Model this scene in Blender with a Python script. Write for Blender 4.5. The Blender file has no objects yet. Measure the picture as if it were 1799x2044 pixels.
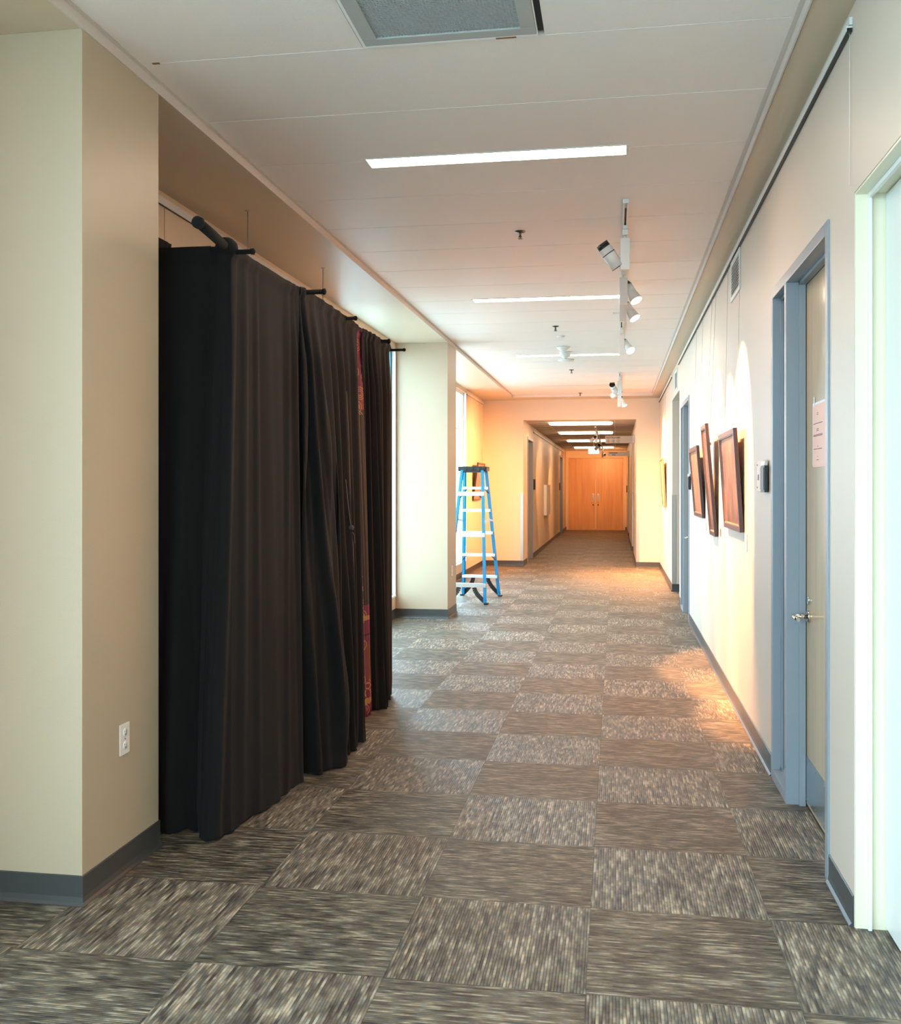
import bpy, bmesh, math, random
from mathutils import Vector, Matrix
random.seed(7)
PI = math.pi
S = bpy.context.scene
COL = S.collection

# ------------------------------------------------------------------ camera, world, exposure
YAW = math.atan2(330, 2000)
cam_d = bpy.data.cameras.new('camera')
cam = bpy.data.objects.new('camera', cam_d); COL.objects.link(cam)
cam.location = (0, 0, 1.478)
cam.rotation_euler = (PI/2, 0, YAW)
cam_d.sensor_fit = 'VERTICAL'
cam_d.sensor_height = 36.0
cam_d.lens = 36.0*2000.0/2044.0
cam_d.shift_x = 0.0
cam_d.shift_y = -50.0/2044.0
cam_d.clip_end = 300
S.camera = cam
S.view_settings.view_transform = 'Standard'
S.view_settings.look = 'None'
S.view_settings.gamma = 1.0
S.view_settings.use_curve_mapping = False
S.view_settings.exposure = 0.25

DAY = (0.60, 0.875, 1.0)
W_STR = 12.5
WARM = (1.0, 0.43, 0.15)
world = bpy.data.worlds.new('world'); S.world = world
world.use_nodes = True
bg = world.node_tree.nodes['Background']
bg.inputs[0].default_value = (*DAY, 1); bg.inputs[1].default_value = W_STR


def portal(name, x, y0, y1, z0, z1):
    d = bpy.data.lights.new(name, 'AREA'); d.shape = 'RECTANGLE'
    d.size = z1-z0; d.size_y = y1-y0
    d.energy = 1.0
    d.cycles.is_portal = True
    o = bpy.data.objects.new(name, d); COL.objects.link(o)
    o.location = (x, (y0+y1)/2, (z0+z1)/2)
    o.rotation_euler = (0, -PI/2, 0)      # shines towards +X
    return o


WIN = [(-3.9, 2.1), (8.70, 11.04), (11.74, 16.44)]
WZ0, WZ1 = 0.24, 3.04
for i, (a, b) in enumerate(WIN):
    portal('daylight_portal', -2.70, a, b, WZ0, WZ1)

BX0, BX1, BZ0, BZ1 = -1.6, 0.45, 0.10, 2.70      # unseen glazing added behind the camera for more near daylight
pb = portal('daylight_portal', 0, -1, 1, 0, 1)
pb.data.size, pb.data.size_y = BX1-BX0, BZ1-BZ0
pb.location = ((BX0+BX1)/2, -4.72, (BZ0+BZ1)/2); pb.rotation_euler = (PI/2, 0, 0)

# ------------------------------------------------------------------ materials
def nodes(name):
    m = bpy.data.materials.new(name); m.use_nodes = True
    nt = m.node_tree; b = nt.nodes['Principled BSDF']
    return m, nt, b


def mat(name, rgb, rough=0.5, metal=0.0, spec=0.5, bump=0.0, bscale=200.0, vary=0.0, vscale=3.0, sheen=0.0):
    m, nt, b = nodes(name)
    b.inputs['Base Color'].default_value = (*rgb, 1)
    b.inputs['Roughness'].default_value = rough
    b.inputs['Metallic'].default_value = metal
    b.inputs['Specular IOR Level'].default_value = spec
    if sheen:
        b.inputs['Sheen Weight'].default_value = sheen
        b.inputs['Sheen Roughness'].default_value = 0.6
    tc = nt.nodes.new('ShaderNodeTexCoord')
    if vary:
        n = nt.nodes.new('ShaderNodeTexNoise'); n.inputs['Scale'].default_value = vscale
        n.inputs['Detail'].default_value = 4
        nt.links.new(tc.outputs['Object'], n.inputs['Vector'])
        mx = nt.nodes.new('ShaderNodeMix'); mx.data_type = 'RGBA'
        mx.inputs[6].default_value = (*[c*(1-vary) for c in rgb], 1)
        mx.inputs[7].default_value = (*[min(1, c*(1+vary)) for c in rgb], 1)
        nt.links.new(n.outputs['Fac'], mx.inputs[0])
        nt.links.new(mx.outputs[2], b.inputs['Base Color'])
    if bump:
        n = nt.nodes.new('ShaderNodeTexNoise'); n.inputs['Scale'].default_value = bscale
        nt.links.new(tc.outputs['Object'], n.inputs['Vector'])
        bp = nt.nodes.new('ShaderNodeBump'); bp.inputs['Strength'].default_value = bump
        bp.inputs['Distance'].default_value = 0.002
        nt.links.new(n.outputs['Fac'], bp.inputs['Height'])
        nt.links.new(bp.outputs[0], b.inputs['Normal'])
    return m


def emit(name, rgb, strength):
    m, nt, b = nodes(name)
    b.inputs['Base Color'].default_value = (0.8, 0.8, 0.8, 1)
    b.inputs['Emission Color'].default_value = (*rgb, 1)
    b.inputs['Emission Strength'].default_value = strength
    return m


def glass(name, tint=(0.95, 0.98, 1.0), refl=0.08):
    m = bpy.data.materials.new(name); m.use_nodes = True
    nt = m.node_tree; nt.nodes.clear()
    o = nt.nodes.new('ShaderNodeOutputMaterial')
    t = nt.nodes.new('ShaderNodeBsdfTransparent'); t.inputs[0].default_value = (*tint, 1)
    g = nt.nodes.new('ShaderNodeBsdfGlossy'); g.inputs['Roughness'].default_value = 0.02
    mx = nt.nodes.new('ShaderNodeMixShader'); mx.inputs[0].default_value = refl
    nt.links.new(t.outputs[0], mx.inputs[1]); nt.links.new(g.outputs[0], mx.inputs[2])
    nt.links.new(mx.outputs[0], o.inputs[0])
    return m


def wood(name, c1, c2, scale=1.0, rough=0.4, axis='Z'):
    m, nt, b = nodes(name)
    tc = nt.nodes.new('ShaderNodeTexCoord'); mp = nt.nodes.new('ShaderNodeMapping')
    sc = {'Z': (14*scale, 14*scale, 0.9*scale), 'Y': (14*scale, 0.9*scale, 14*scale)}[axis]
    mp.inputs['Scale'].default_value = sc
    n = nt.nodes.new('ShaderNodeTexNoise'); n.inputs['Scale'].default_value = 2.0
    n.inputs['Detail'].default_value = 6; n.inputs['Distortion'].default_value = 0.6
    cr = nt.nodes.new('ShaderNodeValToRGB')
    cr.color_ramp.elements[0].position = 0.3; cr.color_ramp.elements[0].color = (*c1, 1)
    cr.color_ramp.elements[1].position = 0.7; cr.color_ramp.elements[1].color = (*c2, 1)
    nt.links.new(tc.outputs['Object'], mp.inputs[0]); nt.links.new(mp.outputs[0], n.inputs['Vector'])
    nt.links.new(n.outputs['Fac'], cr.inputs[0]); nt.links.new(cr.outputs[0], b.inputs['Base Color'])
    b.inputs['Roughness'].default_value = rough
    return m


def carpet_mat():
    """Modular carpet tiles 0.605 m, quarter-turned, each with stitch rows of mottled dashes."""
    m, nt, b = nodes('carpet_tiles')
    N = nt.nodes.new; L = nt.links.new

    def mth(op, a, bb=None, c=None):
        n = N('ShaderNodeMath'); n.operation = op
        for i, v in enumerate((a, bb, c)):
            if v is None: continue
            if isinstance(v, (int, float)): n.inputs[i].default_value = v
            else: L(v, n.inputs[i])
        return n.outputs[0]
    tc = N('ShaderNodeTexCoord'); sp = N('ShaderNodeSeparateXYZ'); L(tc.outputs['Object'], sp.inputs[0])
    X = mth('ADD', sp.outputs[0], 0.087+0.605*20); Y = mth('ADD', sp.outputs[1], -2.945+0.605*40)
    ix = mth('FLOOR', mth('DIVIDE', X, 0.605)); iy = mth('FLOOR', mth('DIVIDE', Y, 0.605))
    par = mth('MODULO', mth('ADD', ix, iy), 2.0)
    # right tile in row (3.547..2.948) is across; choose so that ix even/iy even -> rows run across
    along = N('ShaderNodeMix'); L(par, along.inputs[0]); L(X, along.inputs[2]); L(Y, along.inputs[3])
    perp = N('ShaderNodeMix'); L(par, perp.inputs[0]); L(Y, perp.inputs[2]); L(X, perp.inputs[3])
    al, pe = along.outputs[0], perp.outputs[0]
    tid = mth('ADD', mth('MULTIPLY', ix, 13.7), mth('MULTIPLY', iy, 7.31))
    row = mth('FLOOR', mth('DIVIDE', pe, 0.0095))
    rowf = mth('FRACT', mth('DIVIDE', pe, 0.0095))

    def noise(sa, sr, off, detail=2.0):
        cb = N('ShaderNodeCombineXYZ')
        L(mth('MULTIPLY', al, sa), cb.inputs[0])
        L(mth('ADD', mth('MULTIPLY', row, sr), off), cb.inputs[1])
        L(tid, cb.inputs[2])
        n = N('ShaderNodeTexNoise'); n.inputs['Scale'].default_value = 1.0
        n.inputs['Detail'].default_value = detail
        L(cb.outputs[0], n.inputs['Vector']); return n.outputs['Fac']
    n1 = noise(12.0, 7.37, 0.0, 3.0)
    n2 = noise(8.0, 0.11, 51.0, 2.0)
    n3 = noise(45.0, 3.1, 91.0, 1.0)
    f = mth('ADD', mth('MULTIPLY', n1, 0.78), mth('MULTIPLY', n2, 0.22))
    cr = N('ShaderNodeValToRGB'); L(f, cr.inputs[0])
    e = cr.color_ramp.elements
    pts = [(0.36, (0.036, 0.029, 0.025)), (0.44, (0.085, 0.070, 0.055)), (0.50, (0.130, 0.108, 0.083)),
           (0.56, (0.205, 0.170, 0.125)), (0.65, (0.40, 0.335, 0.245))]
    e[0].position, e[0].color = pts[0][0], (*pts[0][1], 1)
    e[1].position, e[1].color = pts[-1][0], (*pts[-1][1], 1)
    for p, c in pts[1:-1]:
        q = e.new(p); q.color = (*c, 1)
    cr2 = N('ShaderNodeValToRGB'); L(n3, cr2.inputs[0])
    cr2.color_ramp.elements[0].position = 0.42; cr2.color_ramp.elements[0].color = (0.86, 0.92, 1.0, 1)
    cr2.color_ramp.elements[1].position = 0.58; cr2.color_ramp.elements[1].color = (1.0, 0.94, 0.84, 1)
    mx = N('ShaderNodeMix'); mx.data_type = 'RGBA'; mx.blend_type = 'MULTIPLY'
    mx.inputs[0].default_value = 1.0
    L(cr.outputs[0], mx.inputs[6]); L(cr2.outputs[0], mx.inputs[7])
    # grooves between stitch rows
    g = mth('SUBTRACT', 1.0, mth('POWER', mth('ABSOLUTE', mth('SUBTRACT', mth('MULTIPLY', rowf, 2.0), 1.0)), 4.0))
    gm = mth('ADD', mth('MULTIPLY', g, 0.45), 0.55)
    # small dye-lot change per tile, pile sheen painted in by row direction, thin joints
    wn = N('ShaderNodeTexWhiteNoise'); wn.noise_dimensions = '1D'; L(tid, wn.inputs['W'])
    tv = mth('ADD', mth('MULTIPLY', wn.outputs[0], 0.10), 0.93)
    sheen_v = mth('ADD', mth('MULTIPLY', par, 0.26), 0.94)
    fx = mth('ABSOLUTE', mth('SUBTRACT', mth('FRACT', mth('DIVIDE', X, 0.605)), 0.5))
    fy = mth('ABSOLUTE', mth('SUBTRACT', mth('FRACT', mth('DIVIDE', Y, 0.605)), 0.5))
    jn = mth('GREATER_THAN', mth('MAXIMUM', fx, fy), 0.4962)
    jv = mth('SUBTRACT', 1.0, mth('MULTIPLY', jn, 0.25))
    k = mth('MULTIPLY', mth('MULTIPLY', gm, tv), mth('MULTIPLY', jv, sheen_v))
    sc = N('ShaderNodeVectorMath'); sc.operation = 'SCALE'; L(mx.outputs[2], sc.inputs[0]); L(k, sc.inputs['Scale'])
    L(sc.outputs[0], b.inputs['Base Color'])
    bp = N('ShaderNodeBump'); bp.inputs['Strength'].default_value = 0.5; bp.inputs['Distance'].default_value = 0.004
    L(mth('ADD', g, mth('MULTIPLY', n1, 1.2)), bp.inputs['Height']); L(bp.outputs[0], b.inputs['Normal'])
    b.inputs['Roughness'].default_value = 0.46
    b.inputs['Specular IOR Level'].default_value = 0.42
    return m


M = {}
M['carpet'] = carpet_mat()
M['beige'] = mat('beige_paint', (0.46, 0.365, 0.255), 0.42, spec=0.4, bump=0.25, bscale=260)
M['cream'] = mat('cream_paint', (0.72, 0.56, 0.395), 0.45, spec=0.4, bump=0.25, bscale=260)
M['white_paint'] = mat('offwhite_paint', (0.63, 0.525, 0.425), 0.42, spec=0.4, bump=0.25, bscale=260)
M['ceil'] = mat('ceiling_panel_paint', (0.84, 0.755, 0.69), 0.5, spec=0.4, bump=0.3, bscale=120)
M['ceil_dark'] = mat('ceiling_joint', (0.25, 0.22, 0.19), 0.8)
M['tile'] = mat('acoustic_tile', (0.50, 0.42, 0.34), 0.9, bump=0.6, bscale=350)
M['grid'] = mat('ceiling_grid_metal', (0.62, 0.56, 0.48), 0.5)
M['base'] = mat('dark_rubber_base', (0.050, 0.050, 0.048), 0.38, spec=0.5)
M['steel'] = mat('brushed_steel', (0.46, 0.43, 0.38), 0.38, metal=0.85)
M['chrome'] = mat('chrome', (0.75, 0.74, 0.72), 0.15, metal=1.0)
M['darkchrome'] = mat('dark_chrome', (0.16, 0.13, 0.11), 0.25, metal=0.9)
M['bluegrey'] = mat('blue_grey_frame_paint', (0.25, 0.280, 0.31), 0.32, spec=0.5)
M['kick'] = mat('brushed_kick_plate', (0.42, 0.45, 0.47), 0.22, metal=0.9)
M['maple'] = wood('maple_veneer', (0.50, 0.34, 0.17), (0.60, 0.43, 0.24), 0.6, 0.18)
M['maple_far'] = wood('orange_maple', (0.56, 0.27, 0.08), (0.68, 0.36, 0.12), 0.5, 0.35)
M['whitedoor'] = mat('white_door_paint', (0.80, 0.80, 0.76), 0.3, spec=0.5)
M['creamframe'] = mat('cream_frame_paint', (0.78, 0.72, 0.54), 0.35)
M['black'] = mat('black_plastic', (0.012, 0.012, 0.013), 0.45)
M['cloth'] = mat('black_cloth', (0.0085, 0.0078, 0.0080), 0.85, spec=0.12, bump=0.5, bscale=900, sheen=0.03)
M['fixture'] = mat('white_metal', (0.72, 0.70, 0.66), 0.4)
M['trimgrey'] = mat('edge_channel', (0.64, 0.55, 0.48), 0.5)
M['soffit'] = mat('beige_bounce_lit', (0.60, 0.48, 0.34), 0.42, spec=0.4, bump=0.25, bscale=260)  # same beige as the columns, lightened to paint in floor bounce
M['grille'] = mat('grey_grille', (0.40, 0.40, 0.38), 0.45)
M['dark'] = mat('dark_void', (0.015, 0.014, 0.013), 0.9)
M['rust'] = mat('bare_joint_brown', (0.22, 0.12, 0.05), 0.8)
M['blue'] = mat('blue_fibreglass', (0.0, 0.23, 0.52), 0.3, spec=0.5)
M['alu'] = mat('aluminium', (0.78, 0.78, 0.78), 0.35, metal=0.6)
M['mahog'] = mat('dark_mahogany_frame', (0.032, 0.012, 0.009), 0.3)
M['gold_f'] = mat('light_wood_frame', (0.32, 0.15, 0.07), 0.35)
M['winframe'] = mat('teal_window_frame', (0.06, 0.22, 0.30), 0.35)
M['white'] = mat('white_trim', (0.82, 0.80, 0.76), 0.35)
M['plate'] = mat('white_plate', (0.80, 0.72, 0.64), 0.3)
M['ext'] = mat('outdoor_concrete', (0.5, 0.5, 0.48), 0.9)
M['pink'] = mat('pink_paper', (0.85, 0.52, 0.42), 0.6)
M['tanframe'] = mat('tan_frame_paint', (0.70, 0.52, 0.33), 0.45)
M['paper'] = mat('white_paper', (0.80, 0.82, 0.88), 0.6)
M['ink'] = mat('printed_ink', (0.16, 0.08, 0.06), 0.7)
M['sign'] = mat('tan_sign', (0.44, 0.36, 0.28), 0.4)
M['signdark'] = mat('sign_lettering', (0.05, 0.035, 0.03), 0.6)
M['red'] = mat('dark_red_plastic', (0.16, 0.02, 0.03), 0.5)
M['ribbon'] = mat('black_ribbon', (0.014, 0.014, 0.016), 0.6)
M['fluor'] = emit('fluorescent_diffuser', (1.0, 0.74, 0.57), 46.0)
M['fluor_hall'] = emit('hall_diffuser', (1.0, 0.72, 0.48), 12.0)
M['lens'] = emit('lit_spot_lens', (1.0, 0.80, 0.60), 30.0)
M['exit'] = emit('exit_face', (1.0, 0.93, 0.80), 5.0)
M['glass'] = glass('window_glass')
M['glass_dark'] = glass('sidelight_glass', (0.55, 0.60, 0.62), 0.12)


def art_mat(name, c1, c2, c3):
    m, nt, b = nodes(name)
    N = nt.nodes.new; L = nt.links.new
    tc = N('ShaderNodeTexCoord'); mp = N('ShaderNodeMapping'); mp.inputs['Scale'].default_value = (1, 3.0, 1.1)
    n = N('ShaderNodeTexNoise'); n.inputs['Scale'].default_value = 2.6; n.inputs['Detail'].default_value = 5
    n.inputs['Distortion'].default_value = 1.5
    cr = N('ShaderNodeValToRGB'); e = cr.color_ramp.elements
    e[0].position = 0.32; e[0].color = (*c1, 1); e[1].position = 0.68; e[1].color = (*c3, 1)
    q = e.new(0.5); q.color = (*c2, 1)
    L(tc.outputs['Object'], mp.inputs[0]); L(mp.outputs[0], n.inputs['Vector']); L(n.outputs['Fac'], cr.inputs[0])
    L(cr.outputs[0], b.inputs['Base Color']); b.inputs['Roughness'].default_value = 0.25
    return m


M['art_a'] = art_mat('brown_abstract_print', (0.05, 0.026, 0.019), (0.10, 0.053, 0.034), (0.19, 0.11, 0.07))
M['art_b'] = art_mat('orange_print', (0.20, 0.075, 0.04), (0.28, 0.13, 0.08), (0.36, 0.20, 0.13))
M['art_c'] = art_mat('ochre_print', (0.30, 0.15, 0.06), (0.50, 0.30, 0.15), (0.66, 0.46, 0.28))


def sari_mat():
    m, nt, b = nodes('brocade_cloth')
    N = nt.nodes.new; L = nt.links.new
    tc = N('ShaderNodeTexCoord'); sp = N('ShaderNodeSeparateXYZ'); L(tc.outputs['Object'], sp.inputs[0])
    cr = N('ShaderNodeValToRGB'); cr.color_ramp.interpolation = 'CONSTANT'
    dv = N('ShaderNodeMath'); dv.operation = 'DIVIDE'; dv.inputs[1].default_value = 2.5
    L(sp.outputs[2], dv.inputs[0]); L(dv.outputs[0], cr.inputs[0])
    mg = (0.14, 0.010, 0.045); bk = (0.010, 0.008, 0.008); rd = (0.16, 0.03, 0.03); gd = (0.35, 0.17, 0.05)
    seq = [(0.0, mg), (0.030, gd), (0.045, mg), (0.085, rd), (0.19, mg), (0.205, bk), (0.21, mg), (0.245, gd), (0.255, mg),
           (0.285, bk), (0.79, rd), (0.83, mg)]
    e = cr.color_ramp.elements
    e[0].position, e[0].color = 0.0, (*mg, 1); e[1].position, e[1].color = seq[-1][0], (*seq[-1][1], 1)
    for p, c in seq[1:-1]:
        q = e.new(p); q.color = (*c, 1)
    v = N('ShaderNodeTexVoronoi'); v.inputs['Scale'].default_value = 9.0; v.feature = 'F1'
    L(tc.outputs['Object'], v.inputs['Vector'])
    w = N('ShaderNodeMath'); w.operation = 'SINE'; mu = N('ShaderNodeMath'); mu.operation = 'MULTIPLY'
    mu.inputs[1].default_value = 55.0; L(v.outputs['Distance'], mu.inputs[0]); L(mu.outputs[0], w.inputs[0])
    gt = N('ShaderNodeMath'); gt.operation = 'GREATER_THAN'; gt.inputs[1].default_value = 0.55; L(w.outputs[0], gt.inputs[0])
    lt = N('ShaderNodeMath'); lt.operation = 'LESS_THAN'; lt.inputs[1].default_value = 0.42; L(v.outputs['Distance'], lt.inputs[0])
    zb = N('ShaderNodeMapRange'); zb.inputs['From Min'].default_value = 0.95; zb.inputs['From Max'].default_value = 0.9
    L(sp.outputs[2], zb.inputs['Value'])
    m1 = N('ShaderNodeMath'); m1.operation = 'MULTIPLY'; L(gt.outputs[0], m1.inputs[0]); L(lt.outputs[0], m1.inputs[1])
    zt = N('ShaderNodeMath'); zt.operation = 'GREATER_THAN'; zt.inputs[1].default_value = 1.95; L(sp.outputs[2], zt.inputs[0])
    ad = N('ShaderNodeMath'); ad.operation = 'MAXIMUM'; L(zb.outputs[0], ad.inputs[0]); L(zt.outputs[0], ad.inputs[1])
    m2 = N('ShaderNodeMath'); m2.operation = 'MULTIPLY'; L(m1.outputs[0], m2.inputs[0]); L(ad.outputs[0], m2.inputs[1])
    mx = N('ShaderNodeMix'); mx.data_type = 'RGBA'; L(m2.outputs[0], mx.inputs[0]); L(cr.outputs[0], mx.inputs[6])
    mx.inputs[7].default_value = (0.42, 0.22, 0.08, 1)
    # gold selvedge on the near edge
    ed = N('ShaderNodeMath'); ed.operation = 'LESS_THAN'; ed.inputs[1].default_value = 5.985; L(sp.outputs[1], ed.inputs[0])
    mx2 = N('ShaderNodeMix'); mx2.data_type = 'RGBA'; L(ed.outputs[0], mx2.inputs[0]); L(mx.outputs[2], mx2.inputs[6])
    mx2.inputs[7].default_value = (0.30, 0.24, 0.05, 1)
    L(mx2.outputs[2], b.inputs['Base Color']); b.inputs['Roughness'].default_value = 0.6
    return m


M['sari'] = sari_mat()


# ------------------------------------------------------------------ mesh helpers
class MB:
    def __init__(s): s.bm = bmesh.new()

    def box(s, x0, x1, y0, y1, z0, z1, bev=0.0):
        r = bmesh.ops.create_cube(s.bm, size=1.0)
        vs = r['verts']
        for v in vs:
            v.co = Vector((x0+(v.co.x+.5)*(x1-x0), y0+(v.co.y+.5)*(y1-y0), z0+(v.co.z+.5)*(z1-z0)))
        if bev:
            es = list({e for v in vs for e in v.link_edges})
            bmesh.ops.bevel(s.bm, geom=es, offset=bev, segments=2, affect='EDGES', profile=0.7)
        return s

    def cyl(s, p0, p1, r0, r1=None, seg=20, caps=True):
        p0, p1 = Vector(p0), Vector(p1); r1 = r0 if r1 is None else r1
        d = (p1-p0); q = d.to_track_quat('Z', 'Y')
        A = [s.bm.verts.new(p0+q@Vector((r0*math.cos(2*PI*i/seg), r0*math.sin(2*PI*i/seg), 0))) for i in range(seg)]
        B = [s.bm.verts.new(p1+q@Vector((r1*math.cos(2*PI*i/seg), r1*math.sin(2*PI*i/seg), 0))) for i in range(seg)]
        for i in range(seg):
            j = (i+1) % seg; f = s.bm.faces.new((A[i], A[j], B[j], B[i])); f.smooth = True
        if caps:
            s.bm.faces.new(A[::-1]); s.bm.faces.new(B)
        return s

    def tube(s, pts, r, seg=10):
        pts = [Vector(p) for p in pts]; rings = []
        for k, p in enumerate(pts):
            d = (pts[min(k+1, len(pts)-1)]-pts[max(k-1, 0)])
            q = d.to_track_quat('Z', 'Y'); rr = r[k] if isinstance(r, (list, tuple)) else r
            rings.append([s.bm.verts.new(p+q@Vector((rr*math.cos(2*PI*i/seg), rr*math.sin(2*PI*i/seg), 0))) for i in range(seg)])
        for a, b in zip(rings, rings[1:]):
            # align ring b to a
            off = min(range(seg), key=lambda o: (b[o].co-a[0].co).length)
            for i in range(seg):
                j = (i+1) % seg
                f = s.bm.faces.new((a[i], a[j], b[(j+off) % seg], b[(i+off) % seg])); f.smooth = True
        s.bm.faces.new(rings[0][::-1]); s.bm.faces.new(rings[-1])
        return s

    def lathe(s, prof, c=(0, 0, 0), axis=(0, 0, 1), seg=28):
        q = Vector(axis).to_track_quat('Z', 'Y'); c = Vector(c); rings = []
        for r, z in prof:
            rings.append([s.bm.verts.new(c+q@Vector((max(r, 1e-4)*math.cos(2*PI*i/seg), max(r, 1e-4)*math.sin(2*PI*i/seg), z))) for i in range(seg)])
        for a, b in zip(rings, rings[1:]):
            for i in range(seg):
                j = (i+1) % seg; f = s.bm.faces.new((a[i], a[j], b[j], b[i])); f.smooth = True
        s.bm.faces.new(rings[0][::-1]); s.bm.faces.new(rings[-1])
        return s

    def bar(s, p0, p1, wdir, w, t):
        """rectangular bar from p0 to p1, width w along wdir, thickness t across"""
        p0, p1, wd = Vector(p0), Vector(p1), Vector(wdir).normalized()
        d = (p1-p0).normalized(); td = d.cross(wd).normalized(); wd = td.cross(d).normalized()
        vs = []
        for p in (p0, p1):
            for a, b in ((-1, -1), (1, -1), (1, 1), (-1, 1)):
                vs.append(s.bm.verts.new(p+wd*a*w/2+td*b*t/2))
        for f in ((0, 1, 2, 3), (7, 6, 5, 4), (0, 4, 5, 1), (1, 5, 6, 2), (2, 6, 7, 3), (3, 7, 4, 0)):
            s.bm.faces.new([vs[i] for i in f])
        return s

    def prism(s, poly, axis, a0, a1):
        """poly: 2-D points; extruded along axis 'x','y' or 'z' from a0 to a1"""
        def P(p, a):
            return {'x': (a, p[0], p[1]), 'y': (p[0], a, p[1]), 'z': (p[0], p[1], a)}[axis]
        A = [s.bm.verts.new(P(p, a0)) for p in poly]; B = [s.bm.verts.new(P(p, a1)) for p in poly]
        n = len(poly)
        for i in range(n):
            j = (i+1) % n; s.bm.faces.new((A[i], A[j], B[j], B[i]))
        s.bm.faces.new(A[::-1]); s.bm.faces.new(B)
        return s

    def build(s, name, m, parent=None, kind=None):
        bmesh.ops.recalc_face_normals(s.bm, faces=s.bm.faces)
        me = bpy.data.meshes.new(name); s.bm.to_mesh(me); s.bm.free()
        me.materials.append(m)
        o = bpy.data.objects.new(name, me); COL.objects.link(o)
        if parent: o.parent = parent
        if kind: o['kind'] = kind
        return o


def thing(name, label, cat, loc=(0, 0, 0), rot=(0, 0, 0), group=None, kind=None):
    o = bpy.data.objects.new(name, None); COL.objects.link(o)
    o.location = loc; o.rotation_euler = rot; o.empty_display_size = 0.1
    if kind: o['kind'] = kind
    else:
        o['label'] = label; o['category'] = cat
        if group: o['group'] = group
    return o


def tag(o, label, cat, group=None):
    o['label'] = label; o['category'] = cat
    if group: o['group'] = group
    return o


def dup(root, loc, rot=None, label=None):
    r = root.copy(); COL.objects.link(r); r.location = loc
    if rot is not None: r.rotation_euler = rot
    if label: r['label'] = label
    for ch in list(root.children):
        c = ch.copy(); COL.objects.link(c); c.parent = r
        for g in ch.children:
            d = g.copy(); COL.objects.link(d); d.parent = c
    return r


def text_mesh(name, body, size, m, parent, mat4, extrude=0.001):
    cu = bpy.data.curves.new(name, 'FONT'); cu.body = body; cu.size = size
    cu.align_x = 'CENTER'; cu.align_y = 'CENTER'; cu.extrude = extrude; cu.offset = .0012 if size < .1 else 0
    t = bpy.data.objects.new(name, cu); COL.objects.link(t)
    bpy.context.view_layer.update()
    me = bpy.data.meshes.new_from_object(t.evaluated_get(bpy.context.evaluated_depsgraph_get()))
    bpy.data.objects.remove(t); bpy.data.curves.remove(cu)
    me.transform(mat4); me.materials.clear(); me.materials.append(m)
    o = bpy.data.objects.new(name, me); COL.objects.link(o); o.parent = parent
    return o


# ------------------------------------------------------------------ the room shell
XL, XW, XR = -1.86, -2.46, 0.79
ZC, ZT = 3.10, 3.14
YE, YB, YH = 18.65, -4.5, 34.8
HX0, HX1, HZ = -1.70, 0.37, 2.72

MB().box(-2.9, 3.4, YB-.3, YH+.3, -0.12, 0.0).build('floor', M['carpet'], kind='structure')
MB().box(-40, -2.9, -30, 60, -0.5, -0.3).build('ground', M['ext'], kind='structure')

# left wall with window openings
w = MB(); XO = XW-0.22
ys = [YB] + [v for a in WIN for v in a] + [YE+.2]
for i in range(0, len(ys), 2):
    w.box(XO, XW, ys[i], ys[i+1], 0, 3.4)
for a, b in WIN:
    w.box(XO, XW, a, b, 0, WZ0); w.box(XO, XW, a, b, WZ1, 3.4)
w.build('wall_left', M['cream'], kind='structure')

for k, (a, b) in enumerate(WIN):
    win = thing(f'window_{k+1}', '', '', (XW-.075, a, WZ0), kind='structure')
    L_ = b-a; Hh = WZ1-WZ0; fr = MB(); t = 0.05
    fr.box(-.03, .04, 0, t, 0, Hh, .004); fr.box(-.03, .04, L_-t, L_, 0, Hh, .004)
    fr.box(-.03, .04, t, L_-t, 0, t, .004); fr.box(-.03, .04, t, L_-t, Hh-t, Hh, .004)
    n = max(2, round(L_/1.6))
    for i in range(1, n):
        y = L_*i/n; fr.box(-.03, .010, y-.02, y+.02, t, Hh-t, .003)
    fr.build('window_frame', M['white'] if k == 2 else M['winframe'], win)
    MB().box(-.006, 0.0, t*.6, L_-t*.6, t*.6, Hh-t*.6).build('window_pane', M['glass'], win)
    sl = MB()      # white jamb liners and sill ledge on the room side of the frame
    sl.box(.045, 0.093, 0.0, L_, 0.0, .022, .003)
    sl.box(.045, 0.087, L_-.012, L_, .022, Hh); sl.box(.045, 0.087, 0, .012, .022, Hh)
    sl.build('window_sill', M['white'], win)
    # horizontal rail stubs of the casement
    rl = MB()
    for z in (.49, 2.17): rl.box(-.028, .02, t, L_-t, z, z+.016)
    rl.build('glazing_bar', M['white'] if k == 2 else M['winframe'], win)

# columns on the left side
for (y0, y1) in ((3.28, 3.88), (11.08, 11.68)):
    MB().box(XW, XL, y0, y1, 0, ZC, .004).build('column', M['beige'], kind='structure')

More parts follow.
